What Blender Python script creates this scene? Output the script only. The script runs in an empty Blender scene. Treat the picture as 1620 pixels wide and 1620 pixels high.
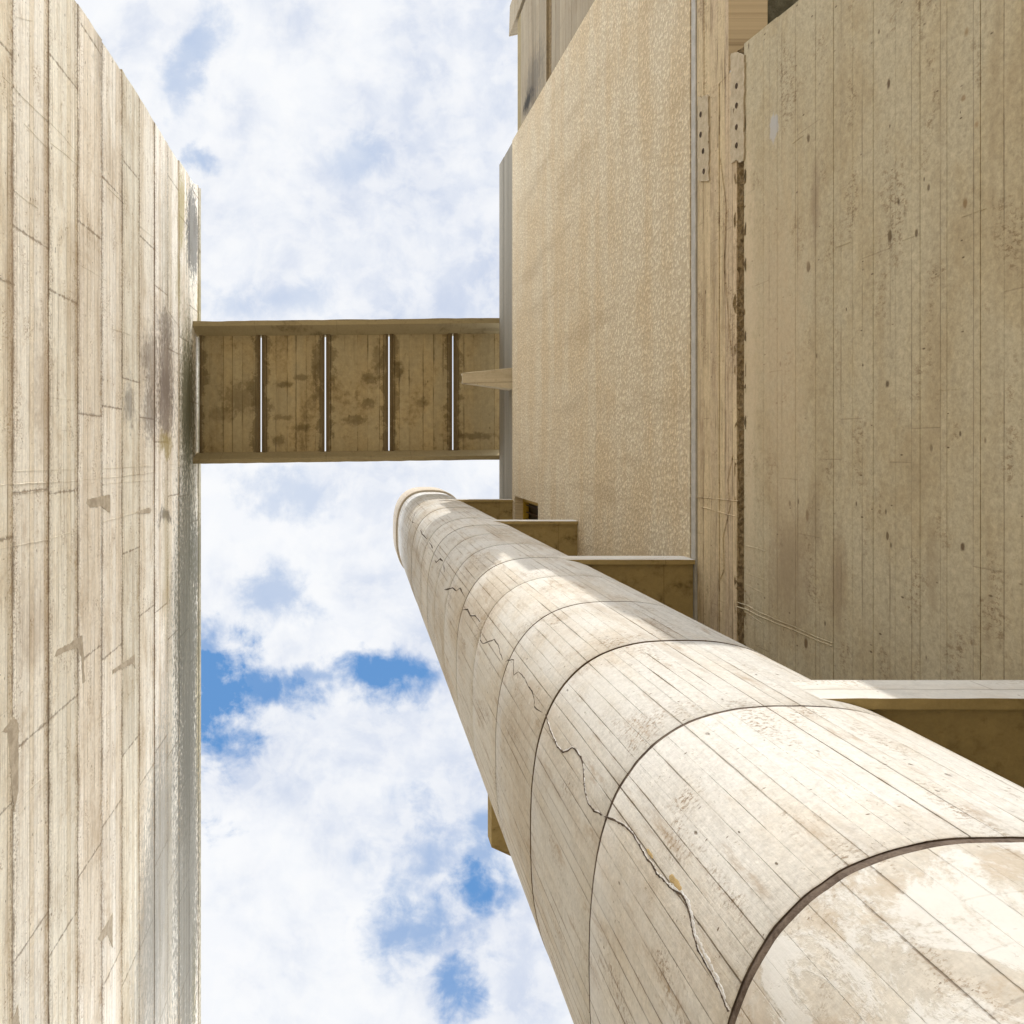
import bpy, bmesh, math, random
from mathutils import Vector, noise as mnoise
random.seed(11)
S = bpy.context.scene
C = S.collection
# ---------------------------------------------------------------- camera, sky, sun, exposure
F = 1300.0                      # focal length in photo pixels (photo 1620 wide)
VX, VY = 569.0, 711.0           # where plumb lines meet in the photo
cam = bpy.data.objects.new('camera', bpy.data.cameras.new('camera'))
C.objects.link(cam); S.camera = cam
cam.location = (0, 0, 0); cam.rotation_euler = (math.pi, 0, 0)      # looking straight up, +Y is down the picture
cam.data.sensor_width = 36; cam.data.lens = F / 1620 * 36
cam.data.shift_x = (810 - VX) / 1620; cam.data.shift_y = -(810 - VY) / 1620
cam.data.clip_start = 0.05; cam.data.clip_end = 2000
SUN = Vector((0.22, -1.0, 0.40)).normalized()
S.view_settings.view_transform = 'Standard'; S.view_settings.look = 'None'
S.view_settings.exposure = 0.0; S.view_settings.gamma = 1.0
ld = bpy.data.lights.new('sun', 'SUN'); ld.energy = 2.65; ld.angle = math.radians(0.5); ld.color = (1.0, 0.965, 0.91)
lo = bpy.data.objects.new('sun', ld); C.objects.link(lo)
lo.rotation_euler = SUN.to_track_quat('Z', 'Y').to_euler(); lo.location = (20, -100, 40)


class NB:
    """small node builder"""
    def __init__(s, tree): s.t = tree; s.n = tree.nodes; s.l = tree.links
    def _in(s, sock, v):
        if v is None: return
        if isinstance(v, bpy.types.NodeSocket): s.l.new(v, sock)
        elif isinstance(v, (tuple, list)):
            v = tuple(v)
            if sock.type == 'RGBA' and len(v) == 3: v = v + (1,)
            sock.default_value = v
        elif sock.type == 'VECTOR': sock.default_value = (v, v, v)
        elif sock.type == 'RGBA': sock.default_value = (v, v, v, 1)
        else: sock.default_value = v
    def m(s, op, a, b=None, c=None, clamp=False):
        n = s.n.new('ShaderNodeMath'); n.operation = op; n.use_clamp = clamp
        s._in(n.inputs[0], a); s._in(n.inputs[1], b); s._in(n.inputs[2], c); return n.outputs[0]
    def v(s, op, a, b=None):
        n = s.n.new('ShaderNodeVectorMath'); n.operation = op
        s._in(n.inputs[0], a)
        if op == 'SCALE': s._in(n.inputs[3], b)
        else: s._in(n.inputs[1], b)
        return n.outputs[1] if op in ('LENGTH', 'DISTANCE', 'DOT_PRODUCT') else n.outputs[0]
    def xyz(s, a):
        n = s.n.new('ShaderNodeSeparateXYZ'); s._in(n.inputs[0], a); return n.outputs
    def comb(s, x=0, y=0, z=0):
        n = s.n.new('ShaderNodeCombineXYZ'); s._in(n.inputs[0], x); s._in(n.inputs[1], y); s._in(n.inputs[2], z); return n.outputs[0]
    def noise(s, vec, scale=1, detail=4, rough=.55, dist=0, color=False):
        n = s.n.new('ShaderNodeTexNoise'); s._in(n.inputs['Vector'], vec); n.inputs['Scale'].default_value = scale
        n.inputs['Detail'].default_value = detail; n.inputs['Roughness'].default_value = rough; n.inputs['Distortion'].default_value = dist
        return n.outputs['Color' if color else 'Fac']
    def voro(s, vec, scale=1, feat='F1', rnd=1.0):
        n = s.n.new('ShaderNodeTexVoronoi'); n.feature = feat; s._in(n.inputs['Vector'], vec)
        n.inputs['Scale'].default_value = scale; n.inputs['Randomness'].default_value = rnd; return n.outputs
    def voro1(s, w, feat='F1', rnd=.6):
        n = s.n.new('ShaderNodeTexVoronoi'); n.voronoi_dimensions = '1D'; n.feature = feat; s._in(n.inputs['W'], w)
        n.inputs['Scale'].default_value = 1; n.inputs['Randomness'].default_value = rnd; return n.outputs
    def ss(s, v, a, b, c=0., d=1.):
        n = s.n.new('ShaderNodeMapRange'); n.interpolation_type = 'SMOOTHSTEP'
        s._in(n.inputs[0], v); s._in(n.inputs[1], a); s._in(n.inputs[2], b); s._in(n.inputs[3], c); s._in(n.inputs[4], d); return n.outputs[0]
    def mix(s, f, a, b, mode='MIX'):
        n = s.n.new('ShaderNodeMix'); n.data_type = 'RGBA'; n.blend_type = mode
        s._in(n.inputs[0], f); s._in(n.inputs[6], a); s._in(n.inputs[7], b); return n.outputs[2]
    def blob(s, p, cx, cy, rx, ry, ang=0., soft=.5, wob=None):
        """soft ellipse mask around a point of the surface; p = (x,y,0) vector"""
        d = s.v('SUBTRACT', p, (cx, cy, 0))
        n = s.n.new('ShaderNodeVectorRotate'); n.rotation_type = 'Z_AXIS'; s._in(n.inputs['Vector'], d); n.inputs['Angle'].default_value = ang
        q = s.v('MULTIPLY', n.outputs[0], (1 / rx, 1 / ry, 0))
        L = s.v('LENGTH', q)
        if wob is not None: L = s.m('ADD', L, wob)
        return s.ss(L, 1 + soft, 1 - soft)


# ---------------------------------------------------------------- world: real sky, broken cloud layer
W = bpy.data.worlds.new('World'); S.world = W; W.use_nodes = True
b = NB(W.node_tree); b.n.clear()
out = b.n.new('ShaderNodeOutputWorld'); bg = b.n.new('ShaderNodeBackground')
sky = b.n.new('ShaderNodeTexSky'); sky.sky_type = 'NISHITA'; sky.sun_disc = False
sky.sun_elevation = math.asin(SUN.z); sky.sun_rotation = math.atan2(SUN.x, SUN.y)
sky.air_density = 1.0; sky.dust_density = 0.6; sky.ozone_density = 2.0
tc = b.n.new('ShaderNodeTexCoord')
x, y, z = b.xyz(tc.outputs['Generated'])
zz = b.m('MAXIMUM', z, 0.07)
p = b.comb(b.m('DIVIDE', x, zz), b.m('DIVIDE', y, zz), 0)          # position on the flat cloud layer
n1 = b.noise(b.v('ADD', p, (3.1, 7.7, 0)), 7, 12, .62, .35)
n2 = b.noise(b.v('ADD', p, (1.2, .6, 0)), 2.6, 5, .5, .2)
n3 = b.noise(b.v('ADD', p, (9.2, 2.4, 0)), 24, 8, .6, .3)
warp = b.v('SCALE', b.v('SUBTRACT', b.noise(p, 11, 9, .62, .3, True), (.5, .5, .5)), .075)
pw = b.v('ADD', p, warp)
wob = b.m('ADD', b.m('MULTIPLY', b.m('SUBTRACT', n1, .5), 5.0), b.m('MULTIPLY', b.m('SUBTRACT', n3, .5), 2.6))
def sp(px, py): return (px - VX) / F, (py - VY) / F
holes = [(340, 1120, 56, 88, 0, 1.2), (425, 1092, 60, 24, -.1, .95), (350, 1180, 50, 36, 0, 1.0), (322, 1025, 30, 40, 0, .8), (485, 1082, 26, 14, 0, .7),
         (625, 1072, 58, 27, 0, 1.05), (738, 1392, 50, 50, .3, 1.0), (672, 1462, 62, 52, .3, .72), (712, 1560, 24, 55, 0, .85), (760, 1350, 40, 50, 0, .7), (785, 1420, 30, 24, 0, .8),
         (296, 90, 26, 78, -.35, .42), (570, 245, 46, 30, 0, .3), (415, 935, 40, 38, 0, .5), (690, 1350, 70, 60, .4, .55),
         (318, 262, 26, 22, 0, .5), (395, 470, 90, 30, 0, .3), (470, 775, 60, 30, 0, .36), (560, 1355, 40, 28, 0, .32)]
blue = None
for (hx, hy, rx, ry, an, am) in holes:
    # centre, radii in photo pixels of the cloud layer overhead
    u, w_ = sp(hx, hy)
    q = b.m('MULTIPLY', b.blob(pw, u, w_, rx / F, ry / F, an, .8, wob), am)
    blue = q if blue is None else b.m('MAXIMUM', blue, q)
# broken gaps over the rest of the sky, away from the part overhead
far = b.ss(b.v('LENGTH', p), 1.0, 1.6)
gaps = b.m('MULTIPLY', b.ss(n2, .5, .62), far)
blue = b.m('MAXIMUM', blue, b.m('MULTIPLY', gaps, .75))
shade = b.ss(b.m('ADD', b.m('MULTIPLY', n2, .62), b.m('MULTIPLY', n1, .38)), .44, .62)
cloud = b.mix(shade, (.93, .95, .985), (.62, .69, .84))
cloud = b.mix(b.ss(n3, .42, .62), cloud, b.mix(.4, cloud, (1.0, 1.0, 1.0)))
skyc = b.v('SCALE', sky.outputs[0], 1.0)
skyb = b.v('MULTIPLY', skyc, (.095, .095, .095))
skyb = b.mix(.85, skyb, (.15, .36, .74))
final = b.mix(blue, cloud, skyb)
lift = b.ss(b.v('LENGTH', p), .70, 1.9, 1.0, 3.6)     # lower sky outside the view brightened to raise the ambient light
final = b.v('SCALE', final, lift)
b._in(bg.inputs[0], final); bg.inputs[1].default_value = 1.0
b.l.new(bg.outputs[0], out.inputs[0])

# ---------------------------------------------------------------- measures
M = 1 / 398.75                                   # metre per section unit
WX = 1247 * M                                    # right wall plane (x)
WL = WX * 264 / 221                              # left wall plane (x = -WL)
def zR(px, X=WX): return F * X / (px - VX)
def zL(px): return F * WL / (VX - px)
def onR(px, py, off=0.):                         # point of the right wall seen at a place in the photo
    Z = zR(px); return Vector((WX - off, (py - VY) * Z / F, Z))
def onL(px, py, off=0.):
    Z = zL(px); return Vector((-WL + off, (py - VY) * Z / F, Z))
def at(px, py, Z): return Vector(((px - VX) * Z / F, (py - VY) * Z / F, Z))


# ---------------------------------------------------------------- materials
def new_mat(name):
    m = bpy.data.materials.new(name); m.use_nodes = True
    nb = NB(m.node_tree); nb.n.clear()
    o = nb.n.new('ShaderNodeOutputMaterial'); pb = nb.n.new('ShaderNodeBsdfPrincipled')
    nb.l.new(pb.outputs[0], o.inputs[0]); pb.inputs['Roughness'].default_value = .9
    pb.inputs['Specular IOR Level'].default_value = .25
    return m, nb, pb

def finish(nb, pb, col, height, dist, strength=1.0):
    nb._in(pb.inputs['Base Color'], col)
    if height is not None:
        bm_ = nb.n.new('ShaderNodeBump'); bm_.inputs['Strength'].default_value = strength; bm_.inputs['Distance'].default_value = dist
        nb._in(bm_.inputs['Height'], height); nb.l.new(bm_.outputs[0], pb.inputs['Normal'])

def coords(nb, kind):
    """(along the boards, across the boards) in metres"""
    t = nb.n.new('ShaderNodeTexCoord')
    if kind == 'uv':
        x, y, z = nb.xyz(t.outputs['UV']); return y, x
    x, y, z = nb.xyz(t.outputs['Object'])
    return {'wall': (y, z), 'wallx': (x, z), 'soffit': (y, x), 'soffitx': (x, y)}[kind]

def board_mat(name, base, kind='wall', bw=.12, blen=2.4, joint=.5, jointw=.004, cell=.10, grain=.16, gs=90., gl=2.2,
              stain=(.30, .22, .13), stain_amt=.35, stain_s=1.4, pits=.5, pit_s=16, warm=None, bump=.004, butt=.5,
              band=None, extra=None, percell=.4, reed=0., pit2=0., rag=0., grit=.10, gts=22., pitd=.72, rnd=.0, streak=.3, fine=.10):
    m, nb, pb = new_mat(name)
    a, c = coords(nb, kind)
    P = nb.comb(a, c, 0)
    wobble = nb.m('MULTIPLY', nb.m('SUBTRACT', nb.noise(nb.comb(nb.m('MULTIPLY', a, .8), nb.m('MULTIPLY', c, 3), 4.), 1, 3), .5), .012)
    cw = nb.m('DIVIDE', nb.m('ADD', c, wobble), bw)
    ve = nb.voro1(cw, 'DISTANCE_TO_EDGE', .75); vc = nb.voro1(cw, 'F1', .75)
    rc = nb.xyz(vc['Color'])
    dedge = nb.m('MULTIPLY', ve['Distance'], bw)
    if rag: dedge = nb.m('ABSOLUTE', nb.m('ADD', dedge, nb.m('MULTIPLY', nb.m('SUBTRACT', nb.noise(P, 45, 5, .7), .5), rag)))
    along = nb.noise(nb.comb(nb.m('MULTIPLY', a, .9), nb.m('MULTIPLY', c, 9), 0), 1, 5, .6)
    rndw = nb.m('MULTIPLY', rc[0], 1.0)
    jw = nb.m('MULTIPLY', nb.ss(nb.m('ADD', along, nb.m('MULTIPLY', nb.m('SUBTRACT', rndw, .5), .35)), .38, .62, .25, 2.2), jointw)
    jl = nb.ss(dedge, nb.m('MULTIPLY', jw, 1.6), nb.m('MULTIPLY', jw, .3))
    jvis = nb.ss(nb.m('ADD', along, nb.m('MULTIPLY', nb.m('SUBTRACT', rc[1], .5), .5)), .3, .62, .15, 1.)
    jm = nb.m('MULTIPLY', jl, jvis)
    halo = nb.m('MULTIPLY', nb.ss(dedge, nb.m('MULTIPLY', jw, 7), 0.), nb.ss(along, .45, .7))
    # butt joints between boards, at random places of each board
    vb = nb.voro1(nb.m('ADD', nb.m('DIVIDE', a, blen), nb.m('MULTIPLY', rc[2], 37.)), 'DISTANCE_TO_EDGE', .8)
    bj = nb.m('MULTIPLY', nb.ss(nb.m('MULTIPLY', vb['Distance'], blen), .006, .001), butt)
    # wood grain printed by the formwork
    g1 = nb.noise(nb.comb(nb.m('MULTIPLY', a, gl), nb.m('MULTIPLY', c, gs), nb.m('MULTIPLY', rc[0], 20)), 1, 5, .6)
    g2 = nb.noise(nb.comb(nb.m('MULTIPLY', a, gl * .35), nb.m('MULTIPLY', c, gs * .22), 3.), 1, 4, .55)
    fn = nb.noise(P, 75, 3, .6)
    mid = nb.noise(P, 9, 6, .65)
    big = nb.noise(nb.comb(nb.m('MULTIPLY', a, .6), c, 2.), stain_s, 7, .62, .4)
    stk = nb.noise(nb.comb(nb.m('MULTIPLY', a, .35), nb.m('MULTIPLY', c, 5.), 8.), 1, 5, .6)
    val = nb.m('ADD', 1.0, nb.m('MULTIPLY', nb.m('SUBTRACT', rc[1], .5), 2 * cell))
    val = nb.m('ADD', val, nb.m('MULTIPLY', nb.m('SUBTRACT', g1, .5), 2 * grain))
    val = nb.m('ADD', val, nb.m('MULTIPLY', nb.m('SUBTRACT', g2, .5), 1.4 * grain))
    val = nb.m('ADD', val, nb.m('MULTIPLY', nb.m('SUBTRACT', fn, .5), 2 * fine))
    val = nb.m('ADD', val, nb.m('MULTIPLY', nb.m('SUBTRACT', mid, .5), .30))
    gr = nb.noise(P, gts, 6, .78, .3)
    val = nb.m('ADD', val, nb.m('MULTIPLY', nb.m('SUBTRACT', gr, .5), 4 * grit))
    if rnd:
        oi = nb.n.new('ShaderNodeObjectInfo')
        val = nb.m('ADD', val, nb.m('MULTIPLY', nb.m('SUBTRACT', oi.outputs['Random'], .5), rnd))
    col = nb.mix(1.0, base, nb.comb(val, val, val), 'MULTIPLY')
    if warm: col = nb.mix(nb.m('MULTIPLY', nb.ss(nb.m('ADD', nb.m('MULTIPLY', big, 1. - percell), nb.m('MULTIPLY', rc[0], percell)), .4, .62), .8), col, nb.mix(1.0, warm, nb.comb(val, val, val), 'MULTIPLY'))
    sm = nb.m('MULTIPLY', nb.ss(nb.m('ADD', nb.m('MULTIPLY', big, .6), nb.m('MULTIPLY', mid, .4)), .50, .66), stain_amt)
    col = nb.mix(sm, col, stain)
    col = nb.mix(nb.m('MULTIPLY', nb.ss(stk, .54, .72), streak), col, stain)
    col = nb.mix(nb.m('MULTIPLY', nb.m('MULTIPLY', halo, nb.ss(mid, .35, .65)), joint * .9), col, stain)
    if pit2:
        vq = nb.voro(nb.comb(a, nb.m('MULTIPLY', c, .45), 3.), pit_s * 2.6, 'F1'); qr = nb.xyz(vq['Color'])
        p2 = nb.m('MULTIPLY', nb.ss(vq['Distance'], nb.m('MULTIPLY', qr[0], .22), nb.m('MULTIPLY', qr[0], .08)), nb.ss(nb.m('ADD', qr[1], nb.m('MULTIPLY', mid, .5)), .95, 1.05))
        col = nb.mix(nb.m('MULTIPLY', p2, pit2), col, (stain[0] * .45, stain[1] * .42, stain[2] * .4))
        cl = nb.m('MULTIPLY', nb.ss(nb.noise(nb.comb(a, nb.m('MULTIPLY', c, .6), 9.), pit_s * 4, 4, .75), .50, .58), nb.ss(nb.noise(nb.comb(nb.m('MULTIPLY', a, .5), c, 5.), 3.4, 6, .65), .52, .64))
        col = nb.mix(nb.m('MULTIPLY', cl, pit2 * .75), col, (stain[0] * .8, stain[1] * .75, stain[2] * .7))
    if reed:
        rd = nb.m('MULTIPLY', nb.ss(nb.noise(nb.comb(nb.m('MULTIPLY', a, gl * 1.6), nb.m('MULTIPLY', c, gs), 11.), 1, 6, .7), .54, .62), nb.ss(gr, .3, .6))
        col = nb.mix(nb.m('MULTIPLY', rd, reed), col, (stain[0] * .7, stain[1] * .7, stain[2] * .7))
    # blow holes
    vp = nb.voro(nb.comb(nb.m('MULTIPLY', a, .55), c, 0), pit_s, 'F1')
    pr = nb.xyz(vp['Color'])
    pit = nb.m('MULTIPLY', nb.ss(vp['Distance'], nb.m('MULTIPLY', pr[0], .16), nb.m('MULTIPLY', pr[0], .06)), nb.ss(pr[1], pitd, pitd + .08))
    pit = nb.m('MULTIPLY', pit, pits)
    rough = nb.m('MULTIPLY', nb.ss(fn, .57, .66), nb.m('MULTIPLY', nb.ss(mid, .52, .66), pits))   # clusters of crumbling
    h = nb.m('ADD', nb.m('MULTIPLY', g1, .35), nb.m('MULTIPLY', nb.m('ADD', rc[1], 0), .5))
    if band:                                     # wide formwork lifts
        bh, z0 = band
        kc = nb.m('DIVIDE', nb.m('SUBTRACT', nb.m('ADD', c, nb.m('MULTIPLY', nb.m('SUBTRACT', nb.noise(nb.comb(nb.m('MULTIPLY', a, .9), nb.m('MULTIPLY', c, .8), 4.), 1, 6, .65), .5), .10)), z0), bh)
        fr = nb.m('FRACT', kc); dd = nb.m('MULTIPLY', nb.m('MINIMUM', fr, nb.m('SUBTRACT', 1., fr)), bh)
        ddr = nb.m('ADD', dd, nb.m('MULTIPLY', nb.m('SUBTRACT', gr, .5), .055))
        jn = nb.noise(nb.comb(nb.m('MULTIPLY', a, .9), nb.m('MULTIPLY', c, .7), 5.), 1, 7, .75)
        bl = nb.m('MULTIPLY', nb.ss(ddr, nb.m('MULTIPLY', nb.ss(jn, .3, .65), .085), .0), nb.ss(jn, .36, .6, .45, 1.))
        spk = nb.m('MULTIPLY', nb.ss(nb.noise(P, 30, 4, .7), .52, .58), nb.ss(dd, nb.m('MULTIPLY', jn, .36), .0))
        wide = nb.m('MULTIPLY', nb.ss(nb.m('ADD', fr, nb.m('MULTIPLY', nb.m('SUBTRACT', gr, .5), .12)), nb.m('SUBTRACT', 1.0, nb.m('MULTIPLY', jn, .42)), 1.0), nb.ss(stk, .35, .6, .25, 1.))
        col = nb.mix(nb.m('MULTIPLY', wide, .6), col, nb.mix(.6, col, stain))
        col = nb.mix(nb.m('MULTIPLY', spk, .75), col, (stain[0] * .42, stain[1] * .38, stain[2] * .34))
        col = nb.mix(nb.m('MULTIPLY', nb.m('MULTIPLY', wide, nb.ss(mid, .42, .62)), .55), col, stain)
        col = nb.mix(nb.m('MULTIPLY', bl, .75), col, (stain[0] * .35, stain[1] * .32, stain[2] * .28))
        h = nb.m('SUBTRACT', h, nb.m('MULTIPLY', bl, 1.2))
        ib = nb.m('FLOOR', kc)
        wn = nb.n.new('ShaderNodeTexWhiteNoise'); wn.noise_dimensions = '1D'; nb._in(wn.inputs['W'], ib)
        vq2 = nb.voro1(nb.m('ADD', nb.m('DIVIDE', a, 2.8), nb.m('MULTIPLY', wn.outputs['Value'], 53.)), 'DISTANCE_TO_EDGE', .9)
        vq3 = nb.voro1(nb.m('ADD', nb.m('DIVIDE', a, 2.8), nb.m('MULTIPLY', wn.outputs['Value'], 53.)), 'F1', .9)
        bj2 = nb.m('MULTIPLY', nb.ss(nb.m('ADD', nb.m('MULTIPLY', vq2['Distance'], 2.8), nb.m('MULTIPLY', nb.m('SUBTRACT', gr, .5), .07)), nb.m('MULTIPLY', nb.ss(mid, .35, .65), .045), .0), .8)
        col = nb.mix(nb.m('MULTIPLY', bj2, .8), col, (stain[0] * .45, stain[1] * .42, stain[2] * .4))
        h = nb.m('SUBTRACT', h, bj2)
        ptn = nb.m('ADD', .92, nb.m('MULTIPLY', nb.xyz(vq3['Color'])[0], .13))
        col = nb.mix(1.0, col, nb.comb(ptn, ptn, nb.m('MULTIPLY', ptn, .99)), 'MULTIPLY')
        blot = nb.ss(nb.noise(nb.v('ADD', P, (3, 9, 0)), 1.1, 9, .72, .4), .52, .66)
        col = nb.mix(nb.m('MULTIPLY', blot, .4), col, nb.mix(.5, col, stain))
        tone = nb.m('ADD', .93, nb.m('MULTIPLY', wn.outputs['Value'], .14))
        col = nb.mix(1.0, col, nb.comb(tone, tone, nb.m('MULTIPLY', tone, nb.m('ADD', .98, nb.m('MULTIPLY', wn.outputs['Value'], .06)))), 'MULTIPLY')
    jd = (stain[0] * .42, stain[1] * .38, stain[2] * .34)
    col = nb.mix(nb.m('MULTIPLY', jm, joint), col, jd)
    col = nb.mix(nb.m('MULTIPLY', bj, .8), col, jd)
    col = nb.mix(pit, col, jd)
    col = nb.mix(nb.m('MULTIPLY', rough, .5), col, stain)
    h = nb.m('SUBTRACT', h, nb.m('MULTIPLY', jm, .9)); h = nb.m('SUBTRACT', h, nb.m('MULTIPLY', bj, .8))
    h = nb.m('SUBTRACT', h, nb.m('MULTIPLY', pit, 1.2)); h = nb.m('ADD', h, nb.m('MULTIPLY', mid, .35)); h = nb.m('ADD', h, nb.m('MULTIPLY', fn, .25))
    h = nb.m('SUBTRACT', h, nb.m('MULTIPLY', rough, .6))
    if extra: col, h = extra(nb, P, col, h, mid, fn, g1)
    finish(nb, pb, col, h, bump)
    return m

def wallspots(spots, kind, wrp=0.):
    """stains and painted shade at known places: (px,py,rx,ry,colour,amount,streaky)"""
    on = onL if kind == 'L' else onR
    def ex(nb, P, col, h, mid, fn, g1):
        wob = nb.m('ADD', nb.m('MULTIPLY', nb.m('SUBTRACT', mid, .5), 2.4), nb.m('MULTIPLY', nb.m('SUBTRACT', g1, .5), 1.2))
        P2 = nb.v('ADD', P, nb.v('MULTIPLY', nb.v('SUBTRACT', nb.noise(P, 1.7, 6, .65, 0, True), (.5, .5, .5)), (1.0 * wrp, .35 * wrp, 0)))
        for (px, py, rx, ry, c, am, soft) in spots:
            if kind == 'R' and rx <= 6 and ry <= 13 and am > .55: rx, ry = rx * .62, ry * .72
            q = on(px, py); sc = q.z / F
            dz = abs(on(px + rx, py).z - on(px - rx, py).z) / 2
            mk = nb.blob(P2, q.y, q.z, ry * sc, dz, 0, soft, wob)
            col = nb.mix(nb.m('MULTIPLY', mk, am), col, c)
        return col, h
    return ex

MOLD = (.085, .07, .065); BLK = (.07, .07, .065); YEL = (.30, .23, .05); OLV = (.17, .15, .07); BRN = (.33, .22, .12)
Lspots = [(262, 585, 12, 70, MOLD, .75, .5), (240, 575, 10, 50, MOLD, .45, .5), (204, 640, 8, 34, MOLD, .55, .6), (262, 640, 14, 55, MOLD, .7, .4),
          (238, 655, 10, 40, MOLD, .6, .5), (230, 565, 7, 35, MOLD, .4, .6), (262, 515, 12, 24, MOLD, .5, .6), (262, 702, 10, 16, YEL, .75, .6),
          (296, 640, 10, 120, OLV, .75, .5), (305, 370, 10, 70, BLK, .78, .25), (287, 330, 5, 60, YEL, .65, .5), (283, 450, 4, 50, YEL, .4, .6),
          (262, 818, 10, 12, MOLD, .75, .5), (311, 880, 10, 60, BLK, .72, .35), (308, 1010, 10, 80, BLK, .5, .6), (290, 960, 16, 120, OLV, .4, .7),
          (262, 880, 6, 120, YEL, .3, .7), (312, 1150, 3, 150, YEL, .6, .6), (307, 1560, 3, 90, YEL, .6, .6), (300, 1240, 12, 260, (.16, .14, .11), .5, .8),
          (262, 1330, 20, 260, OLV, .25, .7), (262, 395, 8, 120, OLV, .30, .8), (315, 480, 3, 40, YEL, .6, .6), (55, 990, 25, 60, BRN, .35, .7),
          (70, 620, 14, 90, BRN, .4, .7), (18, 470, 10, 240, BRN, .4, .7), (72, 380, 8, 200, BRN, .3, .7), (155, 90, 6, 60, BLK, .25, .7),
          (118, 480, 12, 120, BRN, .3, .7), (317, 900, 4, 900, OLV, .6, .3), (300, 700, 14, 200, OLV, .5, .6), (258, 610, 30, 120, BRN, .3, .8),
          (232, 1500, 18, 130, (.30, .27, .22), .5, .8), (296, 1010, 17, 300, (.13, .12, .08), .8, .3), (297, 1380, 19, 380, (.14, .13, .10), .8, .3), (256, 1450, 26, 260, (.30, .28, .235), .6, .4), (298, 640, 12, 90, (.06, .055, .02), .7, .5)]  # grey strips below the bridge: mould, plus its cast shadow painted darker
BAND = .00021 * F * WL
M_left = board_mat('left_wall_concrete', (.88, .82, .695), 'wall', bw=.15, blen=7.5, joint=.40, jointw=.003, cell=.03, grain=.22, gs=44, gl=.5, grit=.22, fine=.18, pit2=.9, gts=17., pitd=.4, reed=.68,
                   stain=(.38, .255, .125), stain_amt=.36, pits=.8, pit_s=9, rag=.006, band=(BAND, .001821 * F * WL), bump=.007, butt=.3,
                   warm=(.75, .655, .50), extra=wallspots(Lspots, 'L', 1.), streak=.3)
Rspots = [(1406, 133, 5, 11, (.10, .06, .03), .9, .4), (1407, 373, 5, 13, (.12, .08, .04), .9, .4), (1279, 220, 4, 10, (.12, .08, .04), .9, .4),
          (1279, 423, 4, 10, (.12, .08, .04), .9, .4), (1527, 322, 5, 10, (.2, .12, .05), .8, .5), (1404, 607, 5, 9, (.1, .07, .04), .9, .4),
          (1523, 865, 5, 9, (.1, .06, .03), .9, .4), (1404, 848, 4, 8, (.12, .08, .04), .9, .4), (1529, 50, 5, 10, (.25, .17, .08), .7, .5),
          (1525, 155, 5, 6, (.2, .12, .05), .6, .5), (1275, 1018, 4, 12, (.12, .07, .03), .9, .4), (1277, 815, 3, 10, (.16, .1, .05), .8, .5),
          (1545, 197, 6, 8, (.3, .2, .1), .7, .5), (1225, 200, 6, 20, (.42, .42, .42), .8, .25), (1240, 700, 30, 250, (.50, .38, .24), .3, .9),
          (1225, 480, 40, 200, (.50, .38, .24), .35, .9), (1290, 330, 6, 60, (.22, .15, .09), .5, .7), (1325, 915, 10, 60, (.22, .15, .09), .45, .8),
          (1250, 900, 26, 70, (.22, .16, .1), .45, .9), (1475, 900, 8, 60, (.25, .18, .1), .35, .8), (1290, 820, 8, 50, (.2, .14, .08), .4, .8),
          (1183, 330, 6, 90, (.6, .48, .32), .4, .8), (1186, 620, 10, 300, (.62, .50, .34), .45, .8), (1165, 120, 6, 40, (.5, .4, .28), .4, .6)]
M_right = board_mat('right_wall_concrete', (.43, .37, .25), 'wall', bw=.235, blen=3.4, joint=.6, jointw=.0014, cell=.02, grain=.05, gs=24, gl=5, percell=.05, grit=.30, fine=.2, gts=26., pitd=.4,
                    stain=(.23, .165, .09), stain_amt=.32, pits=.8, pit_s=9, bump=.003, warm=(.41, .335, .205), butt=.35, pit2=.9, rag=.003,
                    extra=wallspots(Rspots, 'R'), streak=.22)
M_span = board_mat('spandrel_concrete', (.54, .43, .265), 'wall', reed=.7, grit=.25, pit2=.8, pitd=.4, bw=.16, blen=3.0, joint=.9, jointw=.003, cell=.10, grain=.14, gs=30, gl=1.2,
                   stain=(.22, .145, .075), stain_amt=.45, pits=.9, pit_s=9, bump=.005, warm=(.54, .42, .28), streak=.5, butt=.3)
M_grey = board_mat('grey_parapet_concrete', (.27, .245, .195), 'wall', bw=.2, blen=3, joint=.5, jointw=.004, cell=.12, grain=.22, gs=30, gl=.8,
                   stain=(.20, .18, .14), stain_amt=.4, pits=.4, bump=.004, streak=.4)
M_weather = board_mat('weathered_block_concrete', (.33, .275, .19), 'wall', extra=wallspots([(843, 128, 13, 38, (.10, .09, .075), .6, .7), (834, 160, 7, 12, (.02, .018, .015), .9, .6)], 'R'), bw=.3, blen=2.2, joint=.8, jointw=.006, cell=.14, grain=.25, gs=18, gl=1.6,
                      stain=(.22, .16, .09), stain_amt=.5, pits=.6, bump=.006, streak=.5)
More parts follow.
